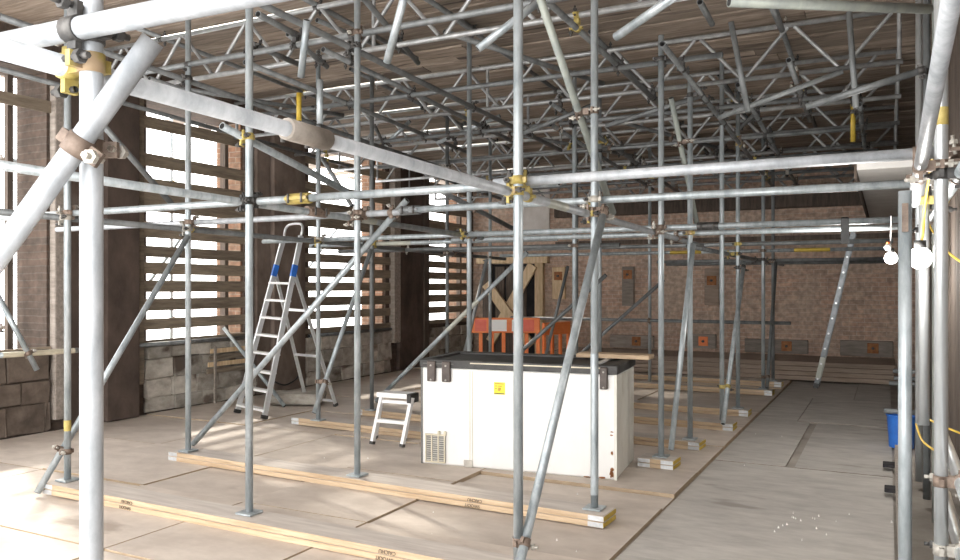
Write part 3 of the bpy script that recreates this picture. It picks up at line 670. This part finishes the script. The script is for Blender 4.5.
sweep(bm, spline([t1, t1+up*.10, t1.lerp(t2,.2)+up*.155, t1.lerp(t2,.8)+up*.155, t2+up*.10, t2], 6), .016, 8); mesh_obj('hand_hoop', bm, 'alu', ld)
for r, f, t in ((r1, f1, t1), (r2, f2, t2)):
    hgt = f.lerp(t, .80); s = rod(ld, 'rear_stile', r, hgt, .022, .04, 'alu', vdir); rod(s, 'foot', r, r.lerp(hgt, .02), .034, .055, 'black_rubber', vdir)
for a in (.04, .38, .72): rod(ld, 'rear_bar', r1.lerp(f1.lerp(t1,.8), a), r2.lerp(f2.lerp(t2,.8), a), .02, .03, 'alu')
# stool
sb = at_z(402, 447); sl = at_z(372, 444); sb.z = sl.z = 0
across = (sl-sb).normalized(); back = ray(387, HY).normalized(); rgt = Vector((CS, SN, 0))
st = empty('step_stool', (sb+sl)/2); tag(st, 'small white aluminium step stool left of the freezer', 'step stool')
hw = (sl-sb).length/2; lean = rgt*.095
for s in (-1, 1):
    p = across*s*hw; q = p+lean+back*.06+Vector((0,0,.45)); r_ = p+back*.30+rgt*.03; q2 = p+lean+back*.16+Vector((0,0,.45))
    a = rod(st, 'front_leg', p, q, .03, .045, 'alu_white', across); rod(a, 'rubber_foot', p, p.lerp(q, .06), .036, .052, 'black_rubber', across)
    a = rod(st, 'rear_leg', r_, q2, .026, .035, 'alu_white', across); rod(a, 'rubber_foot', r_, r_.lerp(q2, .06), .032, .042, 'black_rubber', across)
    rod(st, 'stay', p.lerp(q,.42), r_.lerp(q2,.36), .012, .02, 'grille_dark', across)
z5 = Vector((0,0,.465))+lean; back = back*.6
rod(st, 'top_step', across*hw*1.05+back*.17+z5, -across*hw*.95+back*.17+z5, .17, .045, 'alu_white', back)
rod(st, 'end_cap', -across*hw*.95+back*.17+z5-Vector((0,0,.02)), -across*hw*1.18+back*.17+z5-Vector((0,0,.02)), .16, .085, 'black_rubber', back)
rod(st, 'tread', across*hw*.95+back*.06+lean*.5+Vector((0,0,.22)), -across*hw*.95+back*.06+lean*.5+Vector((0,0,.22)), .06, .03, 'alu_white', back)
rod(st, 'cross_bar', across*hw*.95+back*.10+lean*.9+Vector((0,0,.40)), -across*hw*.95+back*.10+lean*.9+Vector((0,0,.40)), .012, .03, 'alu_white', back)
# ladder leaning on the soffit edge
ll = empty('leaning_ladder', (-.94, 12.7, .01)); tag(ll, 'slim aluminium ladder leaning over the plinth by the brick wall, seen edge on', 'ladder')
top = Vector((.50, 0, 2.26))
for dy in (-.18, .18):
    o = rod(ll, 'stile', (0,dy,0), top+Vector((0,dy,0)), .065, .028, 'alu_dark', (1,0,-.2))
    rod(o, 'yellow_band', top*.06+Vector((0,dy,0)), top*.2+Vector((0,dy,0)), .067, .030, 'stain', (1,0,-.2)); rod(o, 'foot', (0,dy,0), top*.03+Vector((0,dy,0)), .072, .035, 'black_rubber', (1,0,-.2))
for k in range(10):
    bm = bmesh.new(); p = top*(.06+k*.098); cyl(bm, p+Vector((0,-.21,0)), p+Vector((0,.21,0)), .015, 8); mesh_obj('rung', bm, 'alu', ll)

# ------------------------------------------------------------------ orange barrier
bl, brr = Vector((-5.9, 11.0, 0)), Vector((-4.85, 11.45, 0))
ba = math.atan2(brr.y-bl.y, brr.x-bl.x); BL = (brr-bl).length
bb = empty('plastic_barrier', bl, ba); tag(bb, 'orange plastic barrier with white and red reflective strip behind the freezer', 'barrier')
BX('top_board', (0, BL, -.025, .025, .76, 1.0), 'orange', bb, .01); BX('bottom_rail', (0, BL, -.025, .025, .12, .24), 'orange', bb, .01)
for i in range(7):
    x = i*(BL-.06)/6; BX('upright_bar', (x, x+.06, -.022, .022, .24, .76), 'orange', bb, .006)
for x0, x1, m in ((.12,.30,'refl_red'),(.36,.62,'refl_white'),(.70,.84,'refl_white'),(.84,1.05,'refl_red')): BX('reflective_panel', (x0*BL/1.14, x1*BL/1.14, -.03, -.024, .79, .97), m, bb)
for x in (.08, BL-.14): BX('foot', (x, x+.06, -.25, .25, 0, .14), 'orange', bb, .015)
b2 = empty('plastic_barrier', (-4.83, 11.52, 0), 1.3); tag(b2, 'second orange barrier panel turned away at the right end of the first', 'barrier')
BX('top_board', (0, .7, -.025, .025, .72, .92), 'orange', b2, .01); BX('bottom_rail', (0, .7, -.025, .025, .12, .22), 'orange', b2, .01)
for i in range(4): BX('upright_bar', (i*.213, i*.213+.055, -.022, .022, .22, .72), 'orange', b2, .006)
for x in (.08, .55): BX('foot', (x, x+.05, -.2, .2, 0, .13), 'orange', b2, .015)

# ------------------------------------------------------------------ wall timbers with anchor plates
def pattress(label, cx, z0, z1, w, mat, plate, pz, pmat='rust', ps=.17):
    r = BX('wall_timber', (-w/2, w/2, -.08, 0, 0, z1-z0), mat, None, .008, (cx, YB, z0)); tag(r, label, 'wall timber')
    px = plate; o = BX('anchor_plate', (px-ps/2, px+ps/2, -.095, -.08, pz-z0-ps/2, pz-z0+ps/2), pmat, r, .004)
    bm = bmesh.new(); cyl(bm, (px, -.13, pz-z0), (px, -.095, pz-z0), .025, 6); mesh_obj('anchor_bolt', bm, 'coupler_dark', o)
pattress('pale upright wall timber with rusty plate, right of the door cross', -5.84, 1.24, 1.88, .27, 'pale_wood', 0, 1.7)
pattress('grey upright wall timber with rusty plate on the brick wall', -4.42, 1.12, 1.87, .23, 'grey_wood', 0, 1.72)
pattress('darker upright wall timber with tilted rusty plate, right of the grey one', -2.85, 1.15, 1.82, .26, 'plinth_wood', 0, 1.6)
pattress('low grey wall timber with rusty plate behind the freezer end', -4.35, .32, .56, .85, 'grey_wood', .1, .45)
pattress('low wall timber with a bright orange plate', -3.05, .36, .62, .55, 'grey_wood', .05, .49, 'orange')
pattress('low wall timber with brown plate left of the leaning ladder', -1.75, .32, .56, 1.05, 'grey_wood', .18, .45)
pattress('low wall timber with brown plate at the right end of the plinth', -.32, .32, .58, .8, 'grey_wood', .1, .46)

# ------------------------------------------------------------------ lamps, cables and things at the right
def lamp(label, p, r, lit, en):
    o = empty('festoon_lamp', p); tag(o, label, 'lamp')
    bm = bmesh.new(); bmesh.ops.create_uvsphere(bm, u_segments=16, v_segments=10, radius=r)
    for f in bm.faces: f.smooth = True
    mesh_obj('bulb', bm, 'bulb_lit' if lit else 'refl_white', o)
    bm = bmesh.new(); cyl(bm, (0,0,r*.7), (0,0,r*1.6), r*.5, 12); mesh_obj('holder', bm, 'orange' if not lit else 'cable_black', o)
    if lit:
        l = bpy.data.lights.new('lamp_light', 'POINT'); l.energy = en; l.color = (1,.96,.9); l.shadow_soft_size = r
        q = bpy.data.objects.new('lamp_light', l); COL.objects.link(q); q.parent = o; q.location = (-r*1.6, -r*1.2, -r*.4)
    return o
p1, p2, p3 = at_d(920,258,3.6), at_d(891,258,6.6), at_d(888,247,6.6)
lamp('bright lit lamp on the right between the shiny poles, larger of two', p1, .05, True, 26)
lamp('bright lit lamp left of the cut-off pole, smaller of two', p2, .05, True, 45)
lamp('unlit lamp with orange holder just above the smaller lit lamp', p3, .028, False, 0)
def cable(label, pts, r, mat):
    pts = [Vector(p) for p in pts]; b = pts[-1]; bm = bmesh.new(); sweep(bm, spline([p-b for p in pts], 8), r, 6)
    return tag(mesh_obj('cable', bm, mat, None, b), label, 'cable')
cable('yellow cable dropping to the larger lit lamp', [Vector((p1.x+.03, 3.62, 2.03)), at_d(925,205,3.58), at_d(923,235,3.6), p1+Vector((0,0,.07))], .006, 'cable_yellow')
cable('black flex hanging from a tube to the two smaller lamps', [p2+Vector((0,0,.07)), p3+Vector((0.02,0,.05)), Vector((p3.x+.02, 6.29, 2.0))], .006, 'cable_black')
cable('yellow cable looping round the back of the big shiny pole', [at_d(925,205,4.6), at_d(928,222,4.4), at_d(936,236,4.2), at_d(948,252,4.0), at_d(961,262,3.9)], .006, 'cable_yellow')
cable('yellow cable hanging low behind the big shiny pole', [at_d(916,424,4.6), at_d(922,440,4.4), at_d(934,450,4.2), at_d(948,458,4.0), at_d(962,466,3.9)], .006, 'cable_yellow')
cable('yellow cable crossing behind the big shiny pole at knee height', [at_d(930,420,4.6), at_d(945,427,4.4), at_d(962,434,4.3)], .006, 'cable_yellow')
cable('thin black cable drooping on the wall behind the stepladder', [at_X(275,382,-7.62), at_X(285,385,-7.62), at_X(295,380,-7.62), at_X(301,372,-7.62)], .012, 'cable_black')
# blue tub
bt = at_z(897, 447); tb_ = empty('plastic_tub', (.115, bt.y+.12, -.018)); tag(tb_, 'blue plastic tub on the floor by the right-hand poles', 'tub')
bm = bmesh.new(); cyl(bm, (0,0,0), (0,0,.3), .105, 20, False, r1=.125); cyl(bm, (0,0,.01), (0,0,.3), .10, 20, False, r1=.12); bm.faces.new([v for v in bm.verts if abs(v.co.z-.01) < 1e-6]); mesh_obj('shell', bm, 'blue', tb_)
bm = bmesh.new(); sweep(bm, [(.127*math.cos(a/24*6.2832), .127*math.sin(a/24*6.2832), .3) for a in range(25)], .009, 6); mesh_obj('rim', bm, 'blue', tb_)
bm = bmesh.new(); sweep(bm, [(.128*math.cos(a/12*3.1416), -.04*math.sin(a/12*3.1416), .30+.02*math.sin(a/12*3.1416)) for a in range(13)], .004, 6); mesh_obj('handle', bm, 'cable_black', tb_)
tube('loose_tube', 'short grey tube stub lying across the top of the blue tub', (-.035, bt.y+.05, .324), (.26, bt.y+.05, .324), 'galv_dull', auto=False)
for i, (px, py) in enumerate(((893,468),(896,493))):  # low black blocks added to paint the shade of slots in the floor
    p = at_z(px, py); tag(BX('floor_block', (-.055, .055, -.06, .06, 0, .03), 'dark_void', None, .004, (p.x-.02, p.y, .01)), ['small black block on the floor below the blue tub', 'small black block on the floor nearest the cut-off pole'][i], 'block')
# timber stud and clutter beyond the right poles
tag(BX('timber_stud', (-.03, .03, -.04, .04, 0, 2.0), 'pale_wood', None, .004, (.415, 5.15, .0)), 'pale timber stud standing behind the big shiny pole at right', 'timber')
for i, (px, py, d, ln) in enumerate(((893,371,9.5,.32),(894,378,9.2,.3),(889,383,9.0,.26))):
    p = at_d(px, py, d); tube('loose_tube', ['upper stub of tube stored by the right wall', 'middle stub of tube stored by the right wall', 'lower stub of tube stored by the right wall'][i], p, (.478, p.y+.02, p.z), 'galv_dull', auto=False)
# stone slab and debris near the ladder
p = at_z(284, 406); bm = bmesh.new(); box(bm, -.35, .35, -.2, .2, 0, .13, bev=.03)
for v in bm.verts: v.co += Vector((random.uniform(-.02,.02), random.uniform(-.02,.02), random.uniform(-.01,.0)))
tag(mesh_obj('stone_slab', bm, 'stone', None, (p.x, p.y+.25, .02), .5), 'rough pale stone slab on the floor between the stepladder legs', 'stone')

# strap over the third tube, slatted panel on the dado, plaster crumbs
sx_ = at_Y(845,232,6.6).x
sp_ = empty('webbing_strap', (sx_, 6.61, 1.82)); tag(sp_, 'short black strap hanging over a horizontal tube left of the lamps', 'strap')
for dy in (-.03, .026): BX('tail', (-.028, .028, dy, dy+.004, .02 if dy > 0 else 0, .19), 'cable_black', sp_)
bm = bmesh.new(); sweep(bm, [(0, .028*math.cos(a/8*math.pi), .17+.032*math.sin(a/8*math.pi)) for a in range(9)], .003, 6)
for v in bm.verts: v.co.x *= 9
mesh_obj('loop', bm, 'cable_black', sp_)
pn = empty('slatted_panel', (XL+.10, 7.75, .36)); tag(pn, 'broken pale slatted timber panel leaning on the stone dado beside the stepladder', 'timber panel')
for k in range(4): BX('slat', (0, .02, -.42+.02*k, .42-.03*k, .02+k*.085, .08+k*.085), 'pale_wood' if k % 2 else 'slat_wood', pn, .003)
for y in (-.3, .28): BX('batten', (.021, .045, y-.02, y+.02, -.36, .36), 'grey_wood', pn, .003)
random.seed(11); bm = bmesh.new()
for i in range(52):
    if i < 17: c = at_z(random.gauss(812, 24), random.gauss(521, 8))
    else: c = Vector((random.uniform(-5, -.2), random.uniform(3.2, 9), 0))
    r_ = random.uniform(.003, .008); c.z = 0
    vv = [bm.verts.new(c+Vector((r_*math.cos(2.1*k)*random.uniform(.6,1.4), r_*math.sin(2.1*k)*random.uniform(.6,1.4), -.012))) for k in range(3)]; tp = bm.verts.new(c+Vector((0,0,.002)))
    for k in range(3): bm.faces.new((vv[k], vv[(k+1)%3], tp))
    bm.faces.new(vv[::-1])
cr = mesh_obj('plaster_crumbs', bm, 'refl_white'); tag(cr, 'tiny white plaster crumbs scattered over the boarded floor', 'debris'); cr['kind'] = 'stuff'
for l, v in LABELS.items():
    if len(v) > 1: print('DUP LABEL', l, v)
